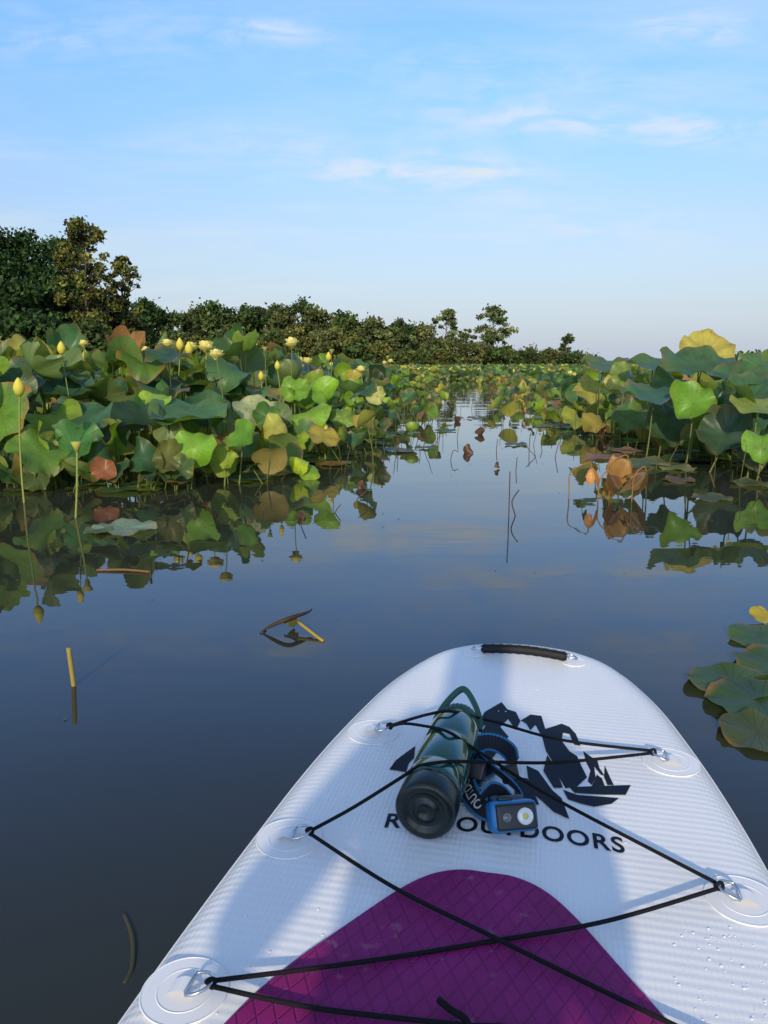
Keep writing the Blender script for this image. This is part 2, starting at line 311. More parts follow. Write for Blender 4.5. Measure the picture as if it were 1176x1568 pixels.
# ---------------------------------------------------------------- lotus
TOPO={}
def topo(nr,ns):
    if (nr,ns) not in TOPO:
        f3=[(0,1+k,1+(k+1)%ns) for k in range(ns)]; f4=[]
        for i in range(nr-1):
            for k in range(ns):
                l=(k+1)%ns; f4.append((1+i*ns+k,1+(i+1)*ns+k,1+(i+1)*ns+l,1+i*ns+l))
        TOPO[(nr,ns)]=(np.array(f4).reshape(-1,4),np.array(f3))
    return TOPO[(nr,ns)]
BROWN=np.array([.20,.10,.035]); 
def leaf(B,c,R,tilt,az,col,lod=(7,32),cup=None,amp=None,fold=None,brown=None,bw=.2,squash=1.0):
    nr,ns=lod; f4,f3=topo(nr,ns)
    rr=(np.arange(1,nr+1)/nr)**.85; th=np.linspace(0,2*math.pi,ns,endpoint=False); RR,TH=np.meshgrid(rr,th,indexing='ij')
    p=rng.random(6)*6.283; roll=rng.random()
    if cup is None: cup=rng.uniform(.5,.9) if roll<.25 else rng.uniform(-.05,.45)
    if fold is None: fold=rng.uniform(.5,1.1) if roll>.75 else max(0,rng.normal(.15,.28))
    amp=rng.uniform(.05,.22) if amp is None else amp
    edge=1+.05*np.sin(2*TH+p[0])+.035*np.sin(5*TH+p[1])+.02*np.sin(9*TH+p[4])
    hs=squash*(1-.35*max(cup,0)*RR)
    x=R*RR*edge*np.cos(TH)*hs; y=R*RR*edge*np.sin(TH)*hs
    n_=int(rng.integers(3,6))
    z=R*(cup*RR**1.7+amp*RR**2*np.sin(n_*TH+p[2])+amp*.55*RR**4*np.sin((n_*2+1)*TH+p[3])-fold*RR**1.8*np.cos(TH-p[5])**2)
    shr=1-.33*fold*np.cos(TH-p[5])**2*RR
    x=x*shr; y=y*shr
    V=np.concatenate([[[0,0,0]],np.stack([x.ravel(),y.ravel(),z.ravel()],1)])
    uv=np.concatenate([[[0,0,0]],np.stack([(RR*np.cos(TH)).ravel(),(RR*np.sin(TH)).ravel(),RR.ravel()*0+rng.random()],1)])
    n=Vector((math.sin(az)*math.sin(tilt),-math.cos(az)*math.sin(tilt),math.cos(tilt))); q=Vector((0,0,1)).rotation_difference(n)
    Mx=np.array((q.to_matrix()@Matrix.Rotation(rng.random()*6.28,3,'Z')))
    V=V@Mx.T+np.array(c)
    col=np.array(col); C=np.tile(col,(len(V),1))
    br=(rng.random()<.4)*rng.random() if brown is None else brown
    if br>0:
        e=np.concatenate([[0],np.clip((RR-1+bw+.14*np.sin(3*TH+p[1])*np.sin(TH+p[2]))/.2,0,1).ravel()])[:,None]*br
        C=C*(1-e)+BROWN*1.2*e
    B.add(V,f4,f3,C,uv,0)
def stem(B,c,base=None,r=.006,ns=5,col=(.12,.15,.04),seg=5):
    c=np.array(tuple(c)); 
    if base is None: base=np.array([c[0]+rng.normal()*.07,c[1]+rng.normal()*.07,-.15])
    else: base=np.array([base[0],base[1],-.15])
    mid=(c+base)/2+np.array([rng.normal()*.03,rng.normal()*.03,0])
    t=np.linspace(0,1,seg)[:,None]; P=(1-t)**2*base+2*t*(1-t)*mid+t*t*c
    sweep(B,P,np.linspace(r*1.15,r*.85,seg),ns,col,mat=1,cap=False)
def bud(B,c,s,col=(.85,.72,.10),lean=(0,0)):
    t=np.linspace(0,1,7); r=s*.36*np.sin(np.pi*np.clip(t*.93+.05,0,1))**.8*(1-.35*t)
    P=np.array(tuple(c))+np.outer(t,[lean[0]*s,lean[1]*s,s]); cc=np.outer(1-t,np.array([.35,.42,.10]))*.6+np.outer(.4+.6*t,np.array(col))
    sweep(B,P,r,10,cc,mat=2)
def flower(B,c,s,open_=1.0,col=(.90,.84,.32)):
    c=np.array(tuple(c))
    for ring,(n,el,sz) in enumerate([(8,22,.9),(8,48,.95),(5,72,.85)]):
        for k in range(n):
            a=6.283*k/n+ring*.4+rng.normal()*.1; e=rad(el+rng.normal()*8)/open_; 
            t=np.linspace(0,1,6)[:,None]; ww=(np.sin(np.pi*np.clip(t*.9+.06,0,1))**.7)*s*.30*sz
            L=s*sz*.55; d=np.array([math.cos(a),math.sin(a),0]); sd_=np.array([-math.sin(a),math.cos(a),0]); up=np.array([0,0,1.])
            ce=c+L*(t*(d*math.cos(e)+up*math.sin(e))+ (t**2)*up*.25)
            nn=-d*math.sin(e)+up*math.cos(e)
            V=np.stack([ce-sd_*ww+nn*ww*.45,ce,ce+sd_*ww+nn*ww*.45],1).reshape(-1,3); f=[]
            for i in range(5): f+= [(i*3,i*3+1,i*3+4,i*3+3),(i*3+1,i*3+2,i*3+5,i*3+4)]
            B.add(V,f,col=np.array(col)*(.9+.15*rng.random()),mat=2)
    sweep(B,[c,c+np.array([0,0,s*.22])],[s*.07,s*.12],8,(.6,.5,.08),mat=2)
def podhead(B,c,s,col=(.30,.34,.10)):
    c=np.array(tuple(c)); sweep(B,[c,c+[0,0,s*.5],c+[0,0,s],c+[0,0,s*1.03]],[s*.15,s*.35,s*.55,s*.45],10,col,mat=2)
CD=[(.042,.105,.045),(.034,.086,.034),(.060,.132,.048),(.072,.150,.054),(.024,.058,.026)]; CY=[(.15,.26,.025),(.20,.31,.03),(.10,.20,.03)]; CO=[(.36,.30,.05),(.26,.25,.05)]; CB=[(.24,.12,.045),(.15,.095,.045),(.28,.15,.06)]
def rcol(low=False):
    u=rng.random()
    if low: u=u*.62+.37
    L=CD if u<.63 else CY if u<.87 else CO if u<.95 else CB
    c=np.array(L[rng.integers(len(L))]); return c*(.7+.5*rng.random())
Lf=MB(); Rt=MB(); Fr=MB()
def xl(y): return np.interp(y,[4.4,4.9,5.3,6.2,7.3,10.4,15,21,28,34,40],[-3.6,-2.2,-1.25,-.75,-.35,.05,.5,.95,1.25,2.2,5])
def xr(y): return np.interp(y,[5.0,5.8,6.8,9,11,15,24,30,34,40],[3.3,3.0,2.8,2.75,2.6,3.1,3.9,4.2,3.6,1])
def topz(y,side):
    return np.interp(y,[4.5,7,12,20,30,40],[.74,.83,.77,.60,.46,.36]) if side<0 else np.interp(y,[5,7,10,15,24,40],[.64,.72,.64,.52,.44,.34])
def fill(B,side,y0,y1,dens,lod,R0,R1,stems,nfl,plow=.35):
    for it in range(int(dens*(y1-y0)*((y1+y0)*.5*.62+1))):
        y=y0+(y1-y0)*rng.random(); wmax=y*.62+1.2
        if side<0: x=-wmax+(xl(y)+wmax)*rng.random(); e=xl(y)-x; 
        else:
            if wmax<=xr(y): continue
            x=xr(y)+(wmax-xr(y))*rng.random(); e=x-xr(y)
        if e<0: continue
        if side<0: e=min(e,(y-4.6)*1.2 if x<-1.5 else e)
        ef=min(max(e,0)/1.1,1)
        tz=topz(y,side)*(.5+.5*ef)
        low=rng.random()<plow+.3*(1-ef)
        z=tz*(rng.uniform(.08,.65) if low else rng.uniform(.66,1.14))
        R=rng.uniform(R0,R1)*(.72+.28*ef)
        tilt=abs(rng.normal(0,rad(33)))+rad(4); az=rng.random()*6.283
        if ef<.8 and rng.random()<.6: az=rng.normal(0,.9)+(0.5 if side<0 else -.5); tilt+=rad(25)
        leaf(B,(x,y,z),R,tilt,az,rcol(low),lod)
        if stems: stem(B,(x,y,z),r=.0055,col=np.array((.09,.12,.032))*(.4+.7*rng.random()),ns=5 if y<9 else 3,seg=5 if y<12 else 3)
    for k in range(nfl):
        y=y0+(y1-y0)*rng.random(); wmax=y*.55; x=(-wmax+(xl(y)-.3+wmax)*rng.random()) if side<0 else xr(y)+(max(wmax-xr(y),.2))*rng.random()
        z=topz(y,side)*rng.uniform(1.0,1.22); s=rng.uniform(.08,.12); u=rng.random()
        if u<.35: bud(B,(x,y,z),s)
        elif u<.85: flower(B,(x,y,z),s*1.5)
        else: podhead(B,(x,y,z),s*.7)
        stem(B,(x,y,z),r=.005,ns=4,seg=4,col=(.16,.20,.06))
fill(Lf,-1,4.9,6.6,15,(8,36),.16,.28,True,3,.45)
fill(Lf,-1,6.6,9.5,9,(6,28),.17,.29,True,16)
fill(Lf,-1,9.5,16,7,(5,20),.16,.28,True,36)
fill(Lf,-1,16,40,4.2,(3,12),.16,.27,False,60)
fill(Rt,1,5.2,7.5,14,(8,36),.16,.28,True,0,.45)
fill(Rt,1,7.5,10,9,(6,28),.16,.27,True,2)
fill(Rt,1,10,16,7,(5,20),.15,.26,True,8)
fill(Rt,1,16,40,4.2,(3,12),.16,.26,False,25)
for (B,fn,sg) in ((Lf,xl,-1),(Rt,xr,1)):
    for it in range(460):
        y=5.0+29*rng.random()**1.6; x=fn(y)+sg*rng.normal(.05,.24 if y<9 else .38)
        if y<5.3 and sg<0: x=-3.5+2.3*rng.random()
        z=abs(rng.normal(0,.12)); fl=z<.06
        c=rcol(True)
        if fl: leaf(B,(x,y,.012),rng.uniform(.06,.17),rad(2),rng.random()*6,c,(4,18),cup=.02,amp=.03,fold=0,brown=.6)
        elif rng.random()<(.03 if sg<0 else .15): leaf(B,(x,y,z+.10),rng.uniform(.07,.14),rad(rng.uniform(5,50)),rng.random()*6,np.array(CB[rng.integers(3)]),(7,22),cup=-.8,amp=.4,fold=.5,squash=.6,brown=.3); stem(B,(x,y,z+.10),r=.004,ns=4,seg=3,col=(.14,.09,.04))
        else:
            leaf(B,(x,y,z+.05),rng.uniform(.07,.17),rad(rng.uniform(20,80)),rng.random()*6,c,(5,20),fold=rng.uniform(0,.8),brown=.6); stem(B,(x,y,z+.05),r=.004,ns=4,seg=3)
    for it in range(170):
        y=5.1+12*rng.random()**1.5; x=fn(y)+sg*rng.normal(.05,.35)
        if y<5.4 and sg<0: x=-3.3+2.2*rng.random()
        h=rng.uniform(.06,.30); stem(B,(x+rng.normal()*.06,y,h),(x,y),r=.0032,ns=4,seg=4,col=(.08,.06,.03) if rng.random()<.6 else (.10,.12,.035))
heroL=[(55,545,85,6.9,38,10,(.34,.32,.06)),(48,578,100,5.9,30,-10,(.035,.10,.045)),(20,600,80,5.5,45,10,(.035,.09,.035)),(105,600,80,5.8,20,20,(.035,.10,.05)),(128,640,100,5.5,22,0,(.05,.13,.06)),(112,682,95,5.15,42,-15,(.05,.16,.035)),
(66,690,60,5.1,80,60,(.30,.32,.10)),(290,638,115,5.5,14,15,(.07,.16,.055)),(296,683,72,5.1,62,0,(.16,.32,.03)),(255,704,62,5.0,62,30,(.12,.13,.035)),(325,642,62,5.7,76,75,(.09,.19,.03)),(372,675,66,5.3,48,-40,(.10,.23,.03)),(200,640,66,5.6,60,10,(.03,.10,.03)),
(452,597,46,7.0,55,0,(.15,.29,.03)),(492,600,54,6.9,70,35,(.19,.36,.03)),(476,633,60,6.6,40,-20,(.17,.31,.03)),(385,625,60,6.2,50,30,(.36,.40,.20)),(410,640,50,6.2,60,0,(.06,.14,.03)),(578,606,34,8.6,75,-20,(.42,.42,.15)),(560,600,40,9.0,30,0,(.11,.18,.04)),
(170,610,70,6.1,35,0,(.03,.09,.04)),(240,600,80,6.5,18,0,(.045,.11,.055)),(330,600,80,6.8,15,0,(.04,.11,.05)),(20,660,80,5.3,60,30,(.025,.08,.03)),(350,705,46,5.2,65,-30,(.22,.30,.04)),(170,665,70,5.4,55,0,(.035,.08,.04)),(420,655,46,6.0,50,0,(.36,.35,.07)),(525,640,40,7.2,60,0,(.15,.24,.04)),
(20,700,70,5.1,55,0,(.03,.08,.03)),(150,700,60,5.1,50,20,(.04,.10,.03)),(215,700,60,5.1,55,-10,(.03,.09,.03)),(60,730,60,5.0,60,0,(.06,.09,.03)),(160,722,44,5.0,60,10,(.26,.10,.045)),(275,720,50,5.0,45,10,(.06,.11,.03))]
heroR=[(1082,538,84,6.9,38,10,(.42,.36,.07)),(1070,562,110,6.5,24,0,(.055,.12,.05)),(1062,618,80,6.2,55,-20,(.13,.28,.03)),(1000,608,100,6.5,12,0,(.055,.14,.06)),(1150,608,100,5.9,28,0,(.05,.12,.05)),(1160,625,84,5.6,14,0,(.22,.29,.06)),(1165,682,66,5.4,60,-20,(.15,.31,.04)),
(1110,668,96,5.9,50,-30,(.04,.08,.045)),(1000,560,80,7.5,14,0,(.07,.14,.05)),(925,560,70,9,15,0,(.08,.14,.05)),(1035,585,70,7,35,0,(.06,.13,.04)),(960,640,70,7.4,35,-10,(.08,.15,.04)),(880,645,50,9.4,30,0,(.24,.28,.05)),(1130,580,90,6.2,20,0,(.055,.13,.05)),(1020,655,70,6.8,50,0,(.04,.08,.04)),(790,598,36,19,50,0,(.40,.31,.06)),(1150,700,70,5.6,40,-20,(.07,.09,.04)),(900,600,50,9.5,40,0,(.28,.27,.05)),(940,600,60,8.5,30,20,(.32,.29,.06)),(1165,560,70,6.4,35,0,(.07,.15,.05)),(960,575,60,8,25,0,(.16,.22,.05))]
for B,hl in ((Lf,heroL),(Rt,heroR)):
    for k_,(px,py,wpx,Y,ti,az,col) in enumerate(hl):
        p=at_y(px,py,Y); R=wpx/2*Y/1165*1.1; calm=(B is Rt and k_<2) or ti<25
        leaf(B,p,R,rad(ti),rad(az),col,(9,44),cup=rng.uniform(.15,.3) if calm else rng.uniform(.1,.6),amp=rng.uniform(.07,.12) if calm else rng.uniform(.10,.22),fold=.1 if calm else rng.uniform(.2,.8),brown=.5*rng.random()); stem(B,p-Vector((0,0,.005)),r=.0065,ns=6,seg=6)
for (px,py,base,kind,s) in [(30,607,(38,770),'bud',.11),(118,692,(110,792),'pod',.055),(276,537,(265,690),'bud',.12),(316,540,(320,700),'flower',.18),(129,532,(125,700),'flower',.11),(200,542,(205,700),'flower',.12),(183,548,(190,700),'bud',.09),(553,572,(560,660),'flower',.16),(498,663,(500,705),'bud',.09),(425,567,(430,690),'bud',.09),(400,583,(405,690),'bud',.09),(160,605,(160,700),'pod',.05),(70,545,(75,690),'flower',.12),(360,556,(365,680),'flower',.12),(460,566,(465,660),'flower',.12),(1140,545,(1120,690),'bud',.05)]:
    bs=at_z(base[0],base[1]); p=at_y(px,py,bs.y)
    T_=Rt if px>700 else Lf
    if kind=='bud': bud(T_,p,s)
    elif kind=='flower': flower(T_,p,s)
    else: podhead(T_,p,s,(.45,.45,.10))
    stem(T_,p,bs,r=.006,ns=6,seg=7,col=(.22,.25,.06))
for it in range(8000):
    y=34+66*rng.random(); x=rng.uniform(-.62*y,.75*y)
    if y>shore(np.array(x))-1: continue
    R=rng.uniform(.18,.32); leaf(Fr,(x,y,rng.uniform(.08,.38)),R,abs(rng.normal(0,rad(30))),rng.random()*6.28,rcol()*1.25,(2,8))
for it in range(110):
    y=34+40*rng.random(); x=rng.uniform(-.3*y,.35*y); flower(Fr,(x,y,.42),.16)
Lf.build('lotus_bed',LM); Rt.build('lotus_bed',LM); Fr.build('lotus_bed',LM)
# ---------------------------------------------------------------- debris in open water
def wz(px,py,z=0): return at_z(px,py,z)
DB=(.045,.03,.018)
b=wz(113,1050); t=at_y(105,992,b.y); B=MB(); sweep(B,catmull([b-Vector((-.003,0,.1)),b,t],5),.0065,8,(.26,.21,.05),mat=1); B.build('broken_stalk',LM)
B=MB()
a=wz(400,968); m=at_y(440,948,a.y); e=at_y(478,932,a.y+.08); k_=at_y(470,938,a.y+.06)
P=catmull([a,at_y(412,960,a.y),m,k_,e],6); n=len(P); sweep(B,P,.0018+.0052*np.sin(np.linspace(0,math.pi,n))**1.5,7,DB,mat=1)
leaf(B,at_y(445,948,a.y+.03),.026,rad(50),rad(-20),(.10,.10,.04),(5,18),fold=1.3,amp=.3)
f=wz(495,982); g_=at_y(456,952,a.y+.02); sweep(B,catmull([f,g_],5),.0048,7,(.34,.25,.03),mat=1)
sweep(B,[wz(406,966),wz(400,970)],.006,6,DB,mat=1); B.build('broken_stalk',LM)
B=MB(); a=wz(148,873,.004); e=wz(232,876,.004); sweep(B,catmull([a,(a+e)/2+Vector((0,.01,.003)),e],4),.005,7,(.16,.09,.04),mat=1); sweep(B,[wz(231,886),at_y(230,862,e.y)],.005,6,DB,mat=1); B.build('driftwood_twig',LM)
B=MB()
for pp,rr_ in ((((779,793),(781,722)),.0030),(((789,790),(784,768),(795,750)),.0034)):
    a=wz(*pp[0]); pts=[a-Vector((0,0,.05)),a]+[at_y(*q,a.y) for q in pp[1:]]; sweep(B,catmull(pts,4),rr_,6,(.06,.03,.022),mat=1)
B.build('dead_stalk',LM)
B=MB()
for L_ in [[(546,765),(562,750),(548,738)],[(513,785),(522,772)],[(461,805),(468,785)],[(810,690),(812,665)],[(845,668),(846,650)],[(610,695),(608,668)],[(403,782),(398,752)],[(290,840),(282,812)],[(760,690),(762,672)],[(700,672),(702,655)],[(640,672),(636,655)],[(740,655),(738,640)],[(830,690),(828,678)],[(795,682),(806,682)],[(680,655),(684,642)],[(770,650),(772,632)],[(820,700),(806,684)],[(665,690),(668,676)],[(790,720),(792,700)],[(850,700),(856,676)],[(722,625),(724,610)],[(700,630),(694,616)],[(755,622),(757,606)],[(590,720),(586,700)],[(690,705),(694,690),(702,692)],[(815,655),(812,636)],[(650,650),(652,634)]]:
    a=wz(*L_[0]); P=[a-Vector((0,0,.05)),a]+[at_y(q[0],q[1],a.y) for q in L_[1:]]; sweep(B,catmull(P,3),.0025+.0006*a.y/4,6,(.09,.05,.028),mat=1)
for (px,py,w_) in [(718,688,16),(463,787,14),(552,742,12),(763,712,10),(735,660,14),(700,640,14)]:
    a=wz(px,py+6); leaf(B,at_y(px,py,a.y),w_/2*a.y/1165*1.2,rad(65),rng.random(),(.10,.05,.03),(4,16),fold=.9,amp=.25)
B.build('dead_stalk',LM)
for (top,bot,Y,R,col,ti,az,am) in [((906,716),(876,767),4.72,.075,(.48,.22,.06),18,-20,.3),((962,704),(942,770),4.70,.12,(.34,.19,.06),40,15,.5),((990,722),(975,772),4.62,.11,(.15,.09,.04),50,30,.5),((935,728),(925,772),4.66,.07,(.14,.075,.035),40,-40,.4)]:
    B=MB(); p=at_y(*top,Y); bs=wz(*bot); leaf(B,p,R*1.15,rad(ti),rad(az),col,(10,36),cup=-.8,fold=.6,amp=am,brown=.5,squash=.7)
    arch=p+Vector((-.02,0,.03)); sweep(B,catmull([Vector((bs.x,Y,-.1)),Vector((bs.x,Y,.05)),Vector((bs.x+.005,Y,p.z-.03)),arch,p],5),.0038,6,(.24,.13,.04),mat=1)
    B.build('wilted_lotus_leaf',LM)
B=MB()
for (px,py,w_,c) in [(190,808,95,(.22,.30,.17)),(150,812,45,(.10,.14,.05)),(990,712,110,(.10,.14,.05)),(1035,716,60,(.2,.22,.08)),(925,700,60,(.24,.11,.05)),(455,700,36,(.25,.35,.05)),(40,735,60,(.08,.10,.04)),(160,730,50,(.26,.10,.05)),(730,640,30,(.1,.12,.04)),(650,685,30,(.08,.09,.04)),(790,680,36,(.1,.1,.05)),(1090,762,60,(.07,.09,.04)),(1150,740,60,(.09,.11,.05)),(960,690,50,(.3,.15,.06)),(1040,735,50,(.12,.07,.04))]:
    p=wz(px,py,.012); leaf(B,p,w_/2*p.y/1165,rad(3),0,c,(6,28),cup=.03,amp=.07,fold=0,brown=.5)
a=wz(455,735); leaf(B,at_y(458,712,a.y),.09,rad(60),rad(-30),(.36,.46,.03),(7,28),fold=.9); leaf(B,at_y(475,722,a.y),.08,rad(70),rad(30),(.18,.30,.03),(7,28),fold=.5)
for i in range(110):
    y=1.6+14*rng.random(); x=rng.uniform(-.5,.5)*y; 
    if xl(y)-.1<x<xr(y)+.1 and (y>2.4 or x<-.5): leaf(B,(x,y,.003),rng.uniform(.003,.004+.001*y),0,0,(.16,.15,.08),(1,6),cup=0,amp=0,fold=0,brown=0)
B.build('floating_leaves',LM)
for (px,py,R,c,ti) in [(1165,975,.10,(.055,.11,.025),5),(1172,945,.05,(.42,.33,.03),25),(1122,1045,.115,(.055,.10,.022),2),(1165,1075,.13,(.045,.09,.025),3),(1160,1122,.09,(.07,.09,.02),4),(1195,1020,.13,(.06,.11,.03),2)]:
    B=MB(); p=wz(px,py,.010); leaf(B,p,R,rad(ti),rad(20),c,(9,44),cup=.03,amp=.07,fold=0,brown=1.0,bw=.07); B.build('lily_pad',LM)
B=MB(); sweep(B,catmull([wz(190,1400,-.002),wz(203,1435,.0),wz(203,1480,.0),wz(190,1508,-.003)],6),.004,6,(.05,.05,.025),mat=1); B.build('floating_weed',LM)
# ---------------------------------------------------------------- paddle board
YAW=rad(12); NX,NY=.372,1.94; DZ=.12
board=bpy.data.objects.new('paddle_board',None); sc.collection.objects.link(board); board.location=(NX,NY,0); board.rotation_euler=(0,0,-YAW)
Minv=(Matrix.Translation((NX,NY,0))@Matrix.Rotation(-YAW,4,'Z')).inverted()
def D(px,py,z=DZ): return Minv@at_z(px,py,z)
def deck_mat():
    m,nt,b,o=newmat('deck_pvc'); tc=nt.nodes.new('ShaderNodeTexCoord'); s=nt.nodes.new('ShaderNodeSeparateXYZ'); nt.links.new(tc.outputs['Object'],s.inputs[0])
    k=math.pi/.0075
    a=math_n(nt,'SINE',math_n(nt,'MULTIPLY',math_n(nt,'ADD',s.outputs[0],math_n(nt,'MULTIPLY',s.outputs[1],.5)),k))
    c=math_n(nt,'SINE',math_n(nt,'MULTIPLY',math_n(nt,'SUBTRACT',s.outputs[0],math_n(nt,'MULTIPLY',s.outputs[1],.5)),k))
    h=math_n(nt,'MULTIPLY',a,c)
    bp=nt.nodes.new('ShaderNodeBump'); bp.inputs['Strength'].default_value=.4; bp.inputs['Distance'].default_value=.0008; nt.links.new(h,bp.inputs['Height'])
    n=nt.nodes.new('ShaderNodeTexNoise'); n.inputs['Scale'].default_value=7; n.inputs['Detail'].default_value=6; nt.links.new(tc.outputs['Object'],n.inputs['Vector'])
    mx=nt.nodes.new('ShaderNodeMix'); mx.data_type='RGBA'; mx.inputs['A'].default_value=(.76,.75,.74,1); mx.inputs['B'].default_value=(.86,.85,.83,1)
    nt.links.new(n.outputs['Fac'],mx.inputs['Factor']); nt.links.new(mx.outputs['Result'],b.inputs['Base Color']); nt.links.new(bp.outputs['Normal'],b.inputs['Normal'])
    b.inputs['Roughness'].default_value=.36; b.inputs['Specular IOR Level'].default_value=.4; return m
def pad_mat():
    m,nt,b,o=newmat('eva_pad'); tc=nt.nodes.new('ShaderNodeTexCoord'); s=nt.nodes.new('ShaderNodeSeparateXYZ'); nt.links.new(tc.outputs['Object'],s.inputs[0])
    k=math.pi/.024
    def ln(sg):
        q=math_n(nt,'MULTIPLY',math_n(nt,'ADD',s.outputs[0],math_n(nt,'MULTIPLY',s.outputs[1],.55*sg)),k)
        v=math_n(nt,'ABSOLUTE',math_n(nt,'SINE',q)); r=nt.nodes.new('ShaderNodeMapRange'); r.interpolation_type='SMOOTHSTEP'; r.inputs['From Min'].default_value=.0; r.inputs['From Max'].default_value=.28; nt.links.new(v,r.inputs['Value']); return r.outputs[0]
    h=math_n(nt,'MULTIPLY',ln(1),ln(-1))
    n=nt.nodes.new('ShaderNodeTexNoise'); n.inputs['Scale'].default_value=14; n.inputs['Detail'].default_value=8; nt.links.new(tc.outputs['Object'],n.inputs['Vector'])
    n3=nt.nodes.new('ShaderNodeTexNoise'); n3.inputs['Scale'].default_value=300; nt.links.new(tc.outputs['Object'],n3.inputs['Vector'])
    mx=nt.nodes.new('ShaderNodeMix'); mx.data_type='RGBA'; mx.inputs['A'].default_value=(.17,.007,.085,1); mx.inputs['B'].default_value=(.29,.018,.155,1)
    nt.links.new(n.outputs['Fac'],mx.inputs['Factor'])
    m2=nt.nodes.new('ShaderNodeMix'); m2.data_type='RGBA'; m2.blend_type='MULTIPLY'; m2.inputs['Factor'].default_value=1; nt.links.new(mx.outputs['Result'],m2.inputs['A'])
    cr=nt.nodes.new('ShaderNodeMapRange'); cr.inputs['To Min'].default_value=.85; nt.links.new(h,cr.inputs['Value']); nt.links.new(cr.outputs[0],m2.inputs['B'])
    n4=nt.nodes.new('ShaderNodeTexNoise'); n4.inputs['Scale'].default_value=45; n4.inputs['Detail'].default_value=4; nt.links.new(tc.outputs['Object'],n4.inputs['Vector'])
    sr=nt.nodes.new('ShaderNodeMapRange'); sr.inputs['From Min'].default_value=.64; sr.inputs['From Max'].default_value=.74; sr.inputs['To Max'].default_value=.35; nt.links.new(n4.outputs['Fac'],sr.inputs['Value'])
    m3=nt.nodes.new('ShaderNodeMix'); m3.data_type='RGBA'; nt.links.new(sr.outputs[0],m3.inputs['Factor']); nt.links.new(m2.outputs['Result'],m3.inputs['A']); m3.inputs['B'].default_value=(.4,.22,.28,1)
    nt.links.new(m3.outputs['Result'],b.inputs['Base Color'])
    bp=nt.nodes.new('ShaderNodeBump'); bp.inputs['Strength'].default_value=.6; bp.inputs['Distance'].default_value=.0022
    nt.links.new(math_n(nt,'ADD',h,math_n(nt,'MULTIPLY',n3.outputs['Fac'],.3)),bp.inputs['Height']); nt.links.new(bp.outputs['Normal'],b.inputs['Normal'])
    b.inputs['Roughness'].default_value=.6; b.inputs['Specular IOR Level'].default_value=.25; return m
M_deck=deck_mat(); M_pad=pad_mat(); M_white=simple('white_pvc',(.81,.80,.79),.36,noise=.03); M_black=simple('black_cord',(.008,.008,.010),.85,spec=.2,noise=.3,nscale=400,bump=.5,bscale=900)
M_rub=simple('black_rubber',(.010,.010,.012),.6,spec=.25,bump=.3,bscale=500); M_steel=simple('stainless',(.62,.62,.62),.22,metal=1); M_navy=simple('navy_print',(.006,.011,.022),.6,spec=.2,noise=.2)
half=[(0.006,.06),(.022,.12),(.05,.17),(.085,.209),(.13,.240),(.19,.268),(.3,.306),(.42,.334),(.63,.370),(.87,.396),(1.3,.424),(1.8,.43),(2.4,.405),(2.85,.32),(3.1,.20),(3.17,.09)]
outl=[(0,0.)]+[(s,w_) for s,w_ in half]+[(3.19,0.)]+[(s,-w_) for s,w_ in reversed(half)]
oc=np.array([(w_,-s) for s,w_ in outl]); oc=np.array(catmull(np.c_[oc,np.zeros(len(oc))],10,closed=True))[:,:2]
tg=np.roll(oc,-1,0)-np.roll(oc,1,0); tg/=np.linalg.norm(tg,axis=1)[:,None]; nin=np.c_[tg[:,1],-tg[:,0]]
cen=oc.mean(0); 
if np.sum((cen-oc)*nin)<0: nin=-nin
rings=[(.0815,DZ),(.08,DZ),(.06,DZ-.0008),(.042,DZ-.004),(.027,DZ-.011),(.014,DZ-.021),(.005,DZ-.034),(0,DZ-.052),(.003,DZ-.072),(.012,DZ-.092),(.03,DZ-.112),(.06,DZ-.13)]
B=MB(); V=[]; n=len(oc)
for off,z_ in rings: V.append(np.c_[oc+nin*off,np.full(n,z_)])
V=np.concatenate(V); f4=[]
for i in range(len(rings)-1):
    for k in range(n): l=(k+1)%n; f4.append((i*n+k,i*n+l,(i+1)*n+l,(i+1)*n+k))
c=len(V); V=np.concatenate([V,[[0,-1.5,DZ],[0,-1.5,-.01]]]); f3=[]
for k in range(n): l=(k+1)%n; f3+=[(c,l,k),(c+1,(len(rings)-1)*n+k,(len(rings)-1)*n+l)]
B.add(V,f4,f3); hull=B.build('hull',[M_deck],board)
B=MB()
sweep(B,np.c_[oc+nin*.010,np.full(n,DZ-.025)],.0012,6,closed=True)
B.build('rail_seam',[M_white],board)
ph=[(.986,.0),(.988,.04),(1.008,.08),(1.052,.12),(1.14,.178),(1.21,.222),(1.30,.262),(1.5,.32),(1.8,.345),(2.7,.33),(3.0,.2)]
pl=[( w_-.02,-s) for s,w_ in ph]+[(-w_-.02,-s) for s,w_ in reversed(ph[1:])]
pc=np.array(catmull(np.c_[np.array(pl),np.zeros(len(pl))],8,closed=True))[:,:2]
import bmesh
def plate(name,pts2,z0,z1,mat,bev=.0015,parent=board):
    pts2=np.array(pts2,float); k=len(pts2); cc=pts2.mean(0)
    me=bpy.data.meshes.new(name); bm=bmesh.new()
    t=pts2+(cc-pts2)/np.linalg.norm(cc-pts2,axis=1)[:,None]*bev
    a=[bm.verts.new((*p,z0)) for p in pts2]; m_=[bm.verts.new((*p,z1-bev*.7)) for p in pts2]; b_=[bm.verts.new((*p,z1)) for p in t]
    for q,r_ in ((a,m_),(m_,b_)):
        for i in range(k): bm.faces.new((q[i],q[(i+1)%k],r_[(i+1)%k],r_[i]))
    bm.faces.new(b_); bmesh.ops.recalc_face_normals(bm,faces=bm.faces); bm.to_mesh(me); me.materials.append(mat)
    o=bpy.data.objects.new(name,me); sc.collection.objects.link(o); o.parent=parent; return o
plate('traction_pad',pc,DZ-.002,DZ+.0045,M_pad,.002)
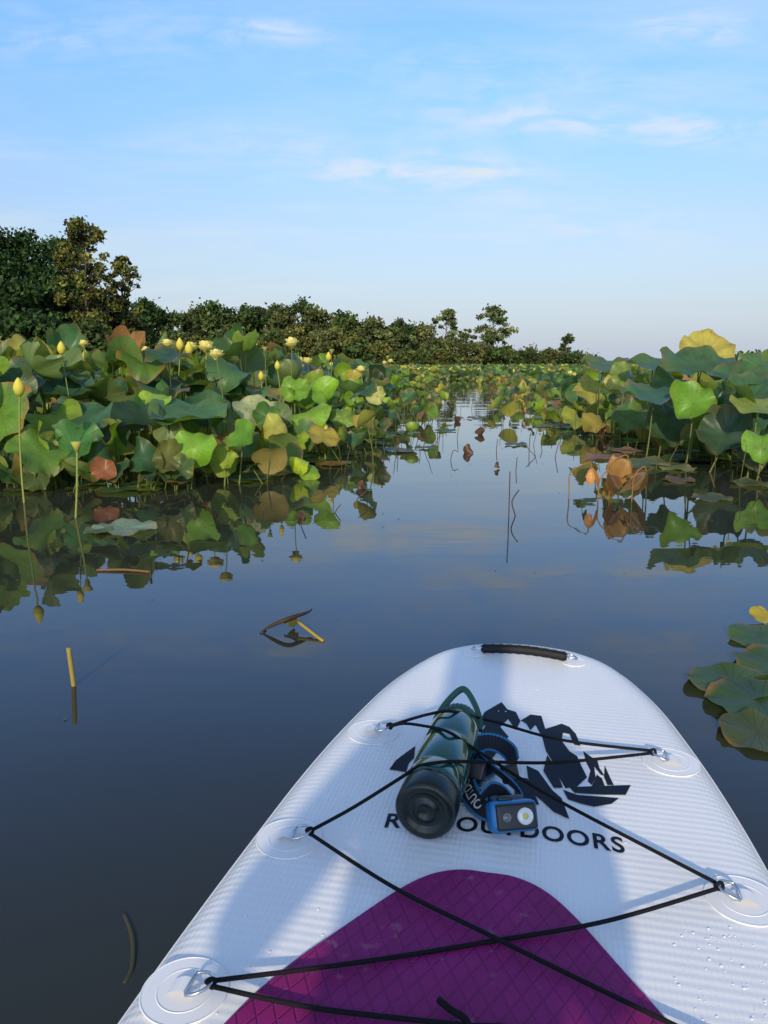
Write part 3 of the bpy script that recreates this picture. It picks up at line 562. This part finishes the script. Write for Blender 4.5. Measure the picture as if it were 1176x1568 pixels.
logo=[[(724,1122),(742,1090),(768,1075),(777,1086),(790,1090),(797,1104),(790,1118),(778,1101),(766,1113),(779,1128),(768,1140),(758,1156),(748,1168),(740,1180),(712,1182),(712,1150),(734,1126),(744,1110),(732,1116)],
[(797,1103),(806,1098),(812,1094),(829,1096),(835,1116),(848,1112),(860,1108),(872,1113),(882,1124),(889,1142),(879,1140),(872,1124),(862,1122),(860,1134),(872,1150),(884,1158),(890,1172),(899,1190),(884,1204),(866,1207),(856,1190),(846,1166),(836,1150),(830,1128),(820,1110),(812,1118),(806,1108)],
[(893,1150),(904,1158),(915,1165),(918,1176),(926,1188),(920,1186),(910,1174),(912,1190),(906,1202),(900,1196),(904,1180),(897,1166)],
[(926,1172),(934,1190),(940,1202),(930,1202),(925,1190)],[(906,1204),(914,1186),(922,1192),(926,1203)],
[(872,1205),(966,1202),(958,1217),(922,1217),(880,1214)],[(862,1209),(884,1217),(948,1222),(936,1231),(910,1235),(892,1231),(870,1224)],
[(596,1178),(606,1164),(622,1152),(636,1142),(634,1160),(626,1168),(622,1182)],
[(806,1172),(824,1180),(846,1210),(860,1222),(872,1254),(848,1243),(830,1226),(812,1212)],
[(700,1206),(736,1208),(742,1216),(738,1230),(704,1228)],[(704,1184),(736,1182),(744,1196),(706,1200)],[(785,1188),(808,1192),(826,1232),(790,1226)],[(838,1156),(850,1174),(862,1206),(848,1206),(832,1180)]]
me=bpy.data.meshes.new('mountain_print'); bm=bmesh.new()
for k,pg in enumerate(logo):
    vs=[bm.verts.new(D(px,py,DZ+.0008+.00006*k)) for px,py in pg]; fc=bm.faces.new(vs)
bmesh.ops.triangulate(bm,faces=bm.faces); 
for fc in bm.faces:
    fc.normal_update()
    if fc.normal.z<0: fc.normal_flip()
bm.to_mesh(me); me.materials.append(M_navy); o=bpy.data.objects.new('mountain_print',me); sc.collection.objects.link(o); o.parent=board
cu=bpy.data.curves.new('lettering','FONT'); cu.body='ROC OUTDOORS'; cu.size=1; cu.offset=.022; cu.space_character=1.12
to=bpy.data.objects.new('tmp',cu); sc.collection.objects.link(to); dg=bpy.context.evaluated_depsgraph_get(); tm=bpy.data.meshes.new_from_object(to.evaluated_get(dg)); bpy.data.objects.remove(to)
V=np.array([v.co[:] for v in tm.vertices]); mn,mxx=V.min(0),V.max(0)
A=D(588,1268); E=D(958,1308); wd=(E-A).length; dr=(E-A).normalized(); ht=.040
up_=Vector((-dr.y,dr.x,0))
for i,v in enumerate(tm.vertices):
    uu=(V[i,0]-mn[0])/(mxx[0]-mn[0]); vv=(V[i,1]-mn[1])/(mxx[1]-mn[1])
    p=A+dr*(uu*wd)+up_*(vv*ht+.014*math.sin(math.pi*uu)); v.co=(p.x,p.y,DZ+.0008)
tm.materials.append(M_navy); o=bpy.data.objects.new('lettering',tm); sc.collection.objects.link(o); o.parent=board
def disc(B,c,r,z0,z1,ns=40,mat=0,inner=None):
    sweep(B,[(c[0],c[1],z0),(c[0],c[1],z1*.999+z0*.001),(c[0],c[1],z1)],[r,r,r-.001],ns,mat=mat)
rpos={'L1':(-.262,-.602),'R1':(.272,-.602),'L2':(-.312,-.965),'R2':(.314,-.968),'L3':(-.336,-1.268),'R3':(.336,-1.268)}
loopP={}
for key,(x_,y_) in rpos.items():
    sg=-1 if x_<0 else 1; B=MB(); cx_=x_+sg*.012
    disc(B,(cx_,y_),.050,DZ-.001,DZ+.0012)
    for rr_ in (.050,.032): sweep(B,[(cx_+rr_*math.cos(t),y_+rr_*math.sin(t),DZ+.0008) for t in np.linspace(0,6.283,48,endpoint=False)],.0011,6,closed=True)
    t=np.linspace(0,1,9); P=[(cx_-sg*(-.018+.034*q),y_,DZ+.003+.007*math.sin(math.pi*q)) for q in t]
    V=[];f=[]
    for p in P: V+=[(p[0],p[1]-.011,p[2]),(p[0],p[1]+.011,p[2])]
    for i in range(8): f.append((2*i,2*i+1,2*i+3,2*i+2))
    B.add(V,f)
    B.build('ring_patch',[M_white],board)
    B=MB(); rc_=(cx_-sg*.014,y_,DZ+.013); pts=[]
    for a in np.linspace(-math.pi/2,math.pi/2,14): pts.append((.021*math.cos(a),.017*math.sin(a)))
    pts+=[(-.004,.017),(-.007,.012),(-.007,0),(-.007,-.012),(-.004,-.017)]
    sweep(B,[(rc_[0]-sg*p[0],rc_[1]+p[1],rc_[2]+p[0]*.28) for p in pts],.0021,8,closed=True); B.build('d_ring',[M_steel],board)
    loopP[key]=Vector((rc_[0]-sg*.019,y_,DZ+.017))
def cord(B,pts,r=.0028): sweep(B,catmull(pts,10),r,8)
B=MB(); cz=DZ+.006
def cp_(px,py,z): return D(px,py,z)
BT=DZ+.098
cord(B,[loopP['L1'],cp_(620,1104,DZ+.05),cp_(655,1094,BT-.02),cp_(688,1089,BT+.002),cp_(724,1097,BT-.028),cp_(760,1106,DZ+.045),cp_(860,1133,DZ+.02),loopP['R1']+Vector((0,.004,0))])
cord(B,[loopP['L1']+Vector((0,-.004,0)),cp_(618,1108,DZ+.052),cp_(652,1112,BT-.02),cp_(685,1120,BT+.002),cp_(712,1137,BT-.02),cp_(750,1162,DZ+.05),cp_(820,1206,DZ+.035),cp_(900,1250,DZ+.018),loopP['R2']+Vector((0,.004,0))])
cord(B,[loopP['L2'],cp_(540,1237,DZ+.035),cp_(612,1192,DZ+.075),cp_(640,1174,BT-.01),cp_(668,1168,BT+.002),cp_(700,1166,BT-.012),cp_(760,1167,DZ+.06),cp_(860,1167,DZ+.04),loopP['R1']+Vector((0,-.004,0))])
cord(B,[loopP['L2']+Vector((0,-.004,0)),cp_(600,1357,DZ+.011),cp_(748,1431,DZ+.013),cp_(900,1506,DZ+.010),loopP['R3']])
cord(B,[loopP['R2']+Vector((0,-.004,0)),cp_(930,1410,DZ+.012),cp_(760,1440,DZ+.0075),cp_(560,1472,DZ+.009),loopP['L3']+Vector((0,.003,0))])
cord(B,[loopP['L3']+Vector((0,-.004,0)),cp_(480,1543,DZ+.009),cp_(690,1568,DZ+.010),cp_(850,1590,DZ+.009),loopP['R3']+Vector((0,-.06,-.005))])
cord(B,[cp_(672,1531,DZ+.014),cp_(690,1546,DZ+.016),cp_(712,1560,DZ+.013),cp_(722,1580,DZ+.009)],.0038)
for key,p in loopP.items():
    sweep(B,[(p.x+.005*math.cos(t),p.y+.002*math.sin(2*t),p.z+.005*math.sin(t)) for t in np.linspace(0,6.283,16,endpoint=False)],.0026,8,closed=True)
B.build('bungee_cord',[M_black],board)
B=MB(); h0=D(737,1000); h1=D(868,1013); hd=(h1-h0)
P=[h0+hd*t+Vector((0,0,.012+.007*math.sin(math.pi*t))) for t in np.linspace(0,1,30)]
rr=[.0115+.0006*math.sin(i*2.1) for i in range(30)]; rr[0]=.008; rr[-1]=.008
sweep(B,P,rr,14); B.build('grip_tube',[M_rub],board)
B=MB()
for hh,s_ in ((h0,-1),(h1,1)):
    d_=hd.normalized()*s_; c_=hh+d_*.016
    disc(B,(c_.x,c_.y),.028,DZ-.001,DZ+.0012); sweep(B,[(c_.x+.028*math.cos(t),c_.y+.028*math.sin(t),DZ+.001) for t in np.linspace(0,6.283,40,endpoint=False)],.001,6,closed=True)
B.build('handle_patch',[M_white],board)
B=MB()
for hh,s_ in ((h0,-1),(h1,1)):
    d_=hd.normalized()*s_; 
    sweep(B,[hh+d_*(.010+.014*math.cos(t))+Vector((0,.012*math.sin(t),.014-.004*math.cos(t))) for t in np.linspace(0,6.283,20,endpoint=False)],.002,8,closed=True)
B.build('handle_ring',[M_steel],board)
B=MB()
for i in range(22):
    t=(i+.5)/22; p=h0+hd*t+Vector((0,0,.012+.007*math.sin(math.pi*t)+.0118)); sweep(B,[p+Vector((0,-.002,-.0004)),p+Vector((0,.004,-.0003))],.0014,6,(1,1,1))
B.build('handle_stitching',[simple('grey_stitch',(.16,.17,.18),.6)],board)
B=MB()
def droplet(x,y,r):
    t=np.linspace(0,6.283,8,endpoint=False); z0=DZ+.0003; V=[(x,y,z0+r*.5)]+[(x+r*.7*math.cos(a),y+r*.7*math.sin(a),z0+r*.36) for a in t]+[(x+r*math.cos(a),y+r*math.sin(a),z0) for a in t]
    B.add(V,[(1+k,9+k,9+(k+1)%8,1+(k+1)%8) for k in range(8)],[(0,1+k,1+(k+1)%8) for k in range(8)])
for i in range(300):
    u=rng.random()
    if u<.4: p=D(rng.uniform(1030,1190),rng.uniform(1420,1580))
    elif u<.6: p=D(rng.uniform(200,430),rng.uniform(1400,1560))
    else: p=Vector((rng.uniform(-.3,.3),-rng.uniform(.1,1.3),0))
    if abs(p.x)<np.interp(-p.y,[s for s,_ in half],[w_ for _,w_ in half])-.085: droplet(p.x,p.y,.0007+.0016*rng.random()**2)
m,ntd,bb,oo=newmat('droplet'); bb.inputs['Base Color'].default_value=(.8,.82,.84,1); bb.inputs['Roughness'].default_value=.03; bb.inputs['Specular IOR Level'].default_value=1
B.build('water_droplets',[m],board)
# ---------------------------------------------------------------- water bottle
bot=bpy.data.objects.new('water_bottle',None); sc.collection.objects.link(bot)
R_=.0475; b0=at_z(650,1244,DZ+R_); b1=at_z(702,1108,DZ+R_); ax=(b1-b0).normalized(); LB=(b1-b0).length
bot.location=b0; bot.rotation_euler=ax.to_track_quat('Z','Y').to_euler()
def rev(B,prof,ns=48,sx=1,sy=1):
    t=np.linspace(0,2*math.pi,ns,endpoint=False); V=[];f=[]
    for r,z_ in prof:
        for a in t: V.append((r*math.cos(a)*sx,r*math.sin(a)*sy,z_))
    for i in range(len(prof)-1):
        for k in range(ns): l=(k+1)%ns; f.append((i*ns+k,i*ns+l,(i+1)*ns+l,(i+1)*ns+k))
    B.add(V,f)
m,ntb,bb,oo=newmat('green_tritan'); bb.inputs['Base Color'].default_value=(.018,.095,.068,1); bb.inputs['Roughness'].default_value=.14; bb.inputs['Transmission Weight'].default_value=.2; bb.inputs['IOR'].default_value=1.48; bb.inputs['Coat Weight'].default_value=.6
M_bot=m; M_gcap=simple('green_plastic',(.02,.085,.055),.4,noise=.1); M_boot=simple('black_boot',(.006,.013,.011),.3,spec=.5,bump=.15,bscale=60)
B=MB(); rev(B,[(0,.004),(.010,.004),(.012,.0005),(.016,.0005),(.018,.005),(.029,.005),(.032,.0),(.040,-.001),(.0455,.002),(.0478,.008),(.0482,.035),(.0478,.045),(.0468,.046)]); B.build('base_boot',[M_boot],bot)
B=MB(); rev(B,[(.0,.047),(.0465,.046),(.0468,.06),(.0468,.085),(.0455,.088),(.0455,.092),(.0468,.095),(.0468,LB*.60),(.0450,LB*.62),(.0468,LB*.64),(.0468,LB*.84),(.044,LB*.9),(.036,LB*.95),(.033,LB*.97)]); B.build('body',[M_bot],bot)
B=MB(); rev(B,[(0.,.05),(.041,.052),(.041,LB*.82),(.03,LB*.9),(0,LB*.9)]); B.build('contents',[simple('dark_contents',(.018,.05,.04),.5)],bot)
B=MB(); rev(B,[(.033,LB*.945),(.0375,LB*.95),(.038,LB*1.02),(.036,LB*1.035),(.0,LB*1.04)]); 
for a in np.linspace(0,6.283,30,endpoint=False): sweep(B,[(.038*math.cos(a),.038*math.sin(a),LB*.955),(.038*math.cos(a),.038*math.sin(a),LB*1.02)],.0013,5)
B.build('cap',[M_gcap],bot)
B=MB(); lp=catmull([(-.042,.0,LB*.94),(-.041,.008,LB*1.01),(-.027,.028,LB*1.09),(-.007,.046,LB*1.155),(.007,.046,LB*1.155),(.027,.028,LB*1.09),(.041,.008,LB*1.01),(.042,.0,LB*.94)],6)
P=np.array(lp); V=[];f=[]; bx=nrm(np.array([0,-.8,.6]))
for i,p in enumerate(P):
    tt=nrm(P[min(i+1,len(P)-1)]-P[max(i-1,0)]); nn=nrm(np.cross(tt,bx)); b2=nrm(np.cross(nn,tt))
    for a,b_ in ((-1,-1),(1,-1),(1,1),(-1,1)): V.append(p+nn*.005*a+b2*.004*b_)
for i in range(len(P)-1):
    for k in range(4): l=(k+1)%4; f.append((i*4+k,i*4+l,(i+1)*4+l,(i+1)*4+k))
B.add(V,f); B.build('carry_loop',[M_gcap],bot,smooth=False)
# ---------------------------------------------------------------- headlamp
hl=bpy.data.objects.new('headlamp',None); sc.collection.objects.link(hl); hl.location=at_z(789,1286,DZ+.0015); hl.rotation_euler=(0,0,rad(8)); hl.scale=(1.15,1.15,1.15)
M_blue=simple('blue_plastic',(.008,.17,.42),.32,noise=.1); M_blk=simple('black_plastic',(.012,.012,.014),.35)
def rbox(name,dim,loc,rot,mat,bev,par):
    bm=bmesh.new(); bmesh.ops.create_cube(bm,size=1); 
    for v in bm.verts: v.co=Vector((v.co.x*dim[0],v.co.y*dim[1],v.co.z*dim[2]))
    bmesh.ops.bevel(bm,geom=bm.edges[:],offset=bev,segments=4,profile=.6,affect='EDGES')
    me=bpy.data.meshes.new(name); bm.to_mesh(me); me.materials.append(mat)
    for p in me.polygons: p.use_smooth=True
    o=bpy.data.objects.new(name,me); sc.collection.objects.link(o); o.parent=par; o.location=loc; o.rotation_euler=rot; return o
tl=rad(-28); fd=Vector((0,-math.cos(tl),-math.sin(tl))); hc=Vector((0,.018,.024))
rbox('housing',(.066,.030,.040),hc,(tl,0,0),M_blue,.010,hl)
rbox('face_plate',(.055,.012,.034),hc+fd*.0125+Vector((.002,0,0)),(tl,0,0),M_blk,.0045,hl)
rbox('back_mount',(.05,.02,.032),(0,.042,.02),(0,0,0),M_blk,.006,hl)
rbox('power_button',(.020,.010,.006),(-.008,.028,.0435),(tl,0,0),M_blk,.0025,hl)
def lens(x,r,mat,nm,off=.0195):
    B=MB(); rev(B,[(0,.0),(r*.8,.0003),(r,-.001),(r*1.12,.001),(r*1.12,-.004)],28); o=B.build(nm,[mat],hl); o.location=hc+fd*off+Vector((x,0,0)); o.rotation_euler=(rad(90)+tl,0,0)
m,ntl,bb,oo=newmat('lens'); bb.inputs['Base Color'].default_value=(.72,.74,.72,1); bb.inputs['Roughness'].default_value=.1; bb.inputs['Coat Weight'].default_value=1
lens(.013,.0095,m,'main_lens'); lens(-.012,.005,simple('red_lens',(.12,.12,.12),.1,coat=1),'side_lens')
lens(.013,.0035,simple('led_yellow',(.7,.6,.2),.2),'led_chip',.0205)
def strap_mat():
    m,nt,b,o=newmat('elastic_strap'); u=nt.nodes.new('ShaderNodeAttribute'); u.attribute_name='luv'; s=nt.nodes.new('ShaderNodeSeparateXYZ'); nt.links.new(u.outputs['Vector'],s.inputs[0])
    e=math_n(nt,'ABSOLUTE',math_n(nt,'SUBTRACT',s.outputs[1],.5)); g=math_n(nt,'GREATER_THAN',e,.38)
    wv=math_n(nt,'MULTIPLY_ADD',math_n(nt,'SINE',math_n(nt,'MULTIPLY',s.outputs[0],1800)),.25,.75)
    mx=nt.nodes.new('ShaderNodeMix'); mx.data_type='RGBA'; nt.links.new(g,mx.inputs['Factor']); mx.inputs['A'].default_value=(.016,.02,.03,1); mx.inputs['B'].default_value=(.02,.24,.52,1)
    vm=nt.nodes.new('ShaderNodeVectorMath'); vm.operation='SCALE'; nt.links.new(mx.outputs['Result'],vm.inputs[0]); nt.links.new(wv,vm.inputs['Scale']); nt.links.new(vm.outputs[0],b.inputs['Base Color']); b.inputs['Roughness'].default_value=.85
    return m
M_strap=strap_mat()
def ribbon(name,ctrl,width,lean0,lean1):
    P=np.array(catmull(ctrl,10)); n=len(P); W=[]
    V=[];U=[];f=[]; L=0
    for i in range(n):
        t=nrm(P[min(i+1,n-1)]-P[max(i-1,0)]); side=nrm(np.cross(t,(0,0,1))); ln=rad(lean0+(lean1-lean0)*i/(n-1)); wv=np.array([0,0,1])*math.cos(ln)+side*math.sin(ln); nn=nrm(np.cross(t,wv))
        if i: L+=np.linalg.norm(P[i]-P[i-1])
        W.append((P[i],wv,nn,L))
        for a,b_ in ((0,-1),(.12,-1),(.88,-1),(1,-1),(1,1),(.88,1),(.12,1),(0,1)): V.append(P[i]+wv*width*a+nn*.0009*b_); U.append((L,a,0))
    for i in range(n-1):
        for k in range(8): l=(k+1)%8; f.append((i*8+k,i*8+l,(i+1)*8+l,(i+1)*8+k))
    B=MB(); B.add(V,f,uv=U); B.build(name,[M_strap],hl,smooth=False); return W
W=ribbon('head_strap',[(-.030,.040,.004),(-.040,.055,.003),(-.048,.09,.003),(-.044,.135,.003),(-.030,.175,.004),(-.008,.20,.008),(.012,.198,.010),(.024,.18,.006),(.016,.155,.004),(-.004,.14,.006),(-.016,.12,.008)],.030,50,38)
ribbon('head_strap_fold',[(.030,.040,.004),(.040,.06,.004),(.038,.09,.006),(.026,.125,.008),(.010,.16,.012),(.004,.19,.014),(.018,.215,.012),(.036,.215,.008),(.046,.195,.004),(.04,.165,.004)],.028,-25,-35)
ribbon('top_strap',[(-.03,.06,.01),(-.012,.075,.018),(.006,.07,.016),(.018,.05,.012)],.024,-10,20)
rbox('strap_buckle',(.034,.012,.026),(-.024,.128,.030),(rad(-30),0,rad(-35)),M_blk,.004,hl)
rbox('strap_buckle',(.03,.010,.026),(.030,.125,.024),(rad(-20),0,rad(30)),M_blk,.004,hl)
cu=bpy.data.curves.new('lt','FONT'); cu.body='OUTDOOR'; cu.size=1; cu.offset=.02; to=bpy.data.objects.new('tmp2',cu); sc.collection.objects.link(to); dg=bpy.context.evaluated_depsgraph_get(); tm=bpy.data.meshes.new_from_object(to.evaluated_get(dg)); bpy.data.objects.remove(to)
V=np.array([v.co[:] for v in tm.vertices]); mn,mxx=V.min(0),V.max(0); Ls=np.array([q[3] for q in W])
for i,v in enumerate(tm.vertices):
    uu=(V[i,0]-mn[0])/(mxx[0]-mn[0]); vv=1-(V[i,1]-mn[1])/(mxx[1]-mn[1]); L=.02+.11*uu; k=np.searchsorted(Ls,L)-1; fr=(L-Ls[k])/(Ls[k+1]-Ls[k])
    p=(1-fr)*W[k][0]+fr*W[k+1][0]; wv=W[k][1]; nn=W[k][2]
    if nn[2]<0: nn=-nn
    p=p+wv*(.008+.014*vv)+nn*.0018; v.co=p
tm.materials.append(simple('white_print',(.75,.75,.75),.6)); o=bpy.data.objects.new('strap_lettering',tm); sc.collection.objects.link(o); o.parent=hl
# ---------------------------------------------------------------- the paddler (kneeling on the board behind the camera)
def paddler():
    ox,oy=-.16,-.50
    P={'pel':(0,0,.34),'sp1':(0,.0,.50),'sp2':(0,.02,.66),'ch':(0,.03,.76),'nk':(0,.04,.88),'hd':(0,.06,.98),'ht':(0,.06,1.08),
       'sl':(-.17,.03,.80),'el':(-.26,.10,.60),'wl':(-.08,.30,.72),'sr':(.17,.03,.80),'er':(.22,.14,.56),'wr':(.12,.30,.70),'hl':(-.05,.36,.76),'hr':(.08,.36,.76),
       'kl0':(-.10,0,.30),'kl':(-.16,.36,.20),'al':(-.14,-.02,.17),'fl':(-.14,-.16,.16),'kr0':(.10,0,.30),'kr':(.16,.36,.20),'ar':(.14,-.02,.17),'fr':(.14,-.16,.16)}
    Rr={'pel':.16,'sp1':.15,'sp2':.155,'ch':.15,'nk':.06,'hd':.09,'ht':.065,'sl':.07,'el':.048,'wl':.032,'sr':.07,'er':.05,'wr':.034,'hl':.035,'hr':.035,'kl0':.10,'kl':.07,'al':.045,'fl':.03,'kr0':.10,'kr':.07,'ar':.045,'fr':.03}
    E=[('pel','sp1'),('sp1','sp2'),('sp2','ch'),('ch','nk'),('nk','hd'),('hd','ht'),('ch','sl'),('sl','el'),('el','wl'),('wl','hl'),('ch','sr'),('sr','er'),('er','wr'),('wr','hr'),('pel','kl0'),('kl0','kl'),('kl','al'),('al','fl'),('pel','kr0'),('kr0','kr'),('kr','ar'),('ar','fr')]
    k=list(P); me=bpy.data.meshes.new('paddler'); me.from_pydata([(P[q][0]+ox,P[q][1]+oy,P[q][2]) for q in k],[(k.index(a),k.index(b)) for a,b in E],[]); o=bpy.data.objects.new('paddler',me); sc.collection.objects.link(o)
    md=o.modifiers.new('skin','SKIN'); 
    for i,q in enumerate(k): me.skin_vertices[0].data[i].radius=(Rr[q],Rr[q]); me.skin_vertices[0].data[i].use_root=(q=='pel')
    s=o.modifiers.new('s','SUBSURF'); s.levels=2; s.render_levels=2
    me.materials.append(simple('clothing',(.10,.13,.18),.8,noise=.2))
paddler()
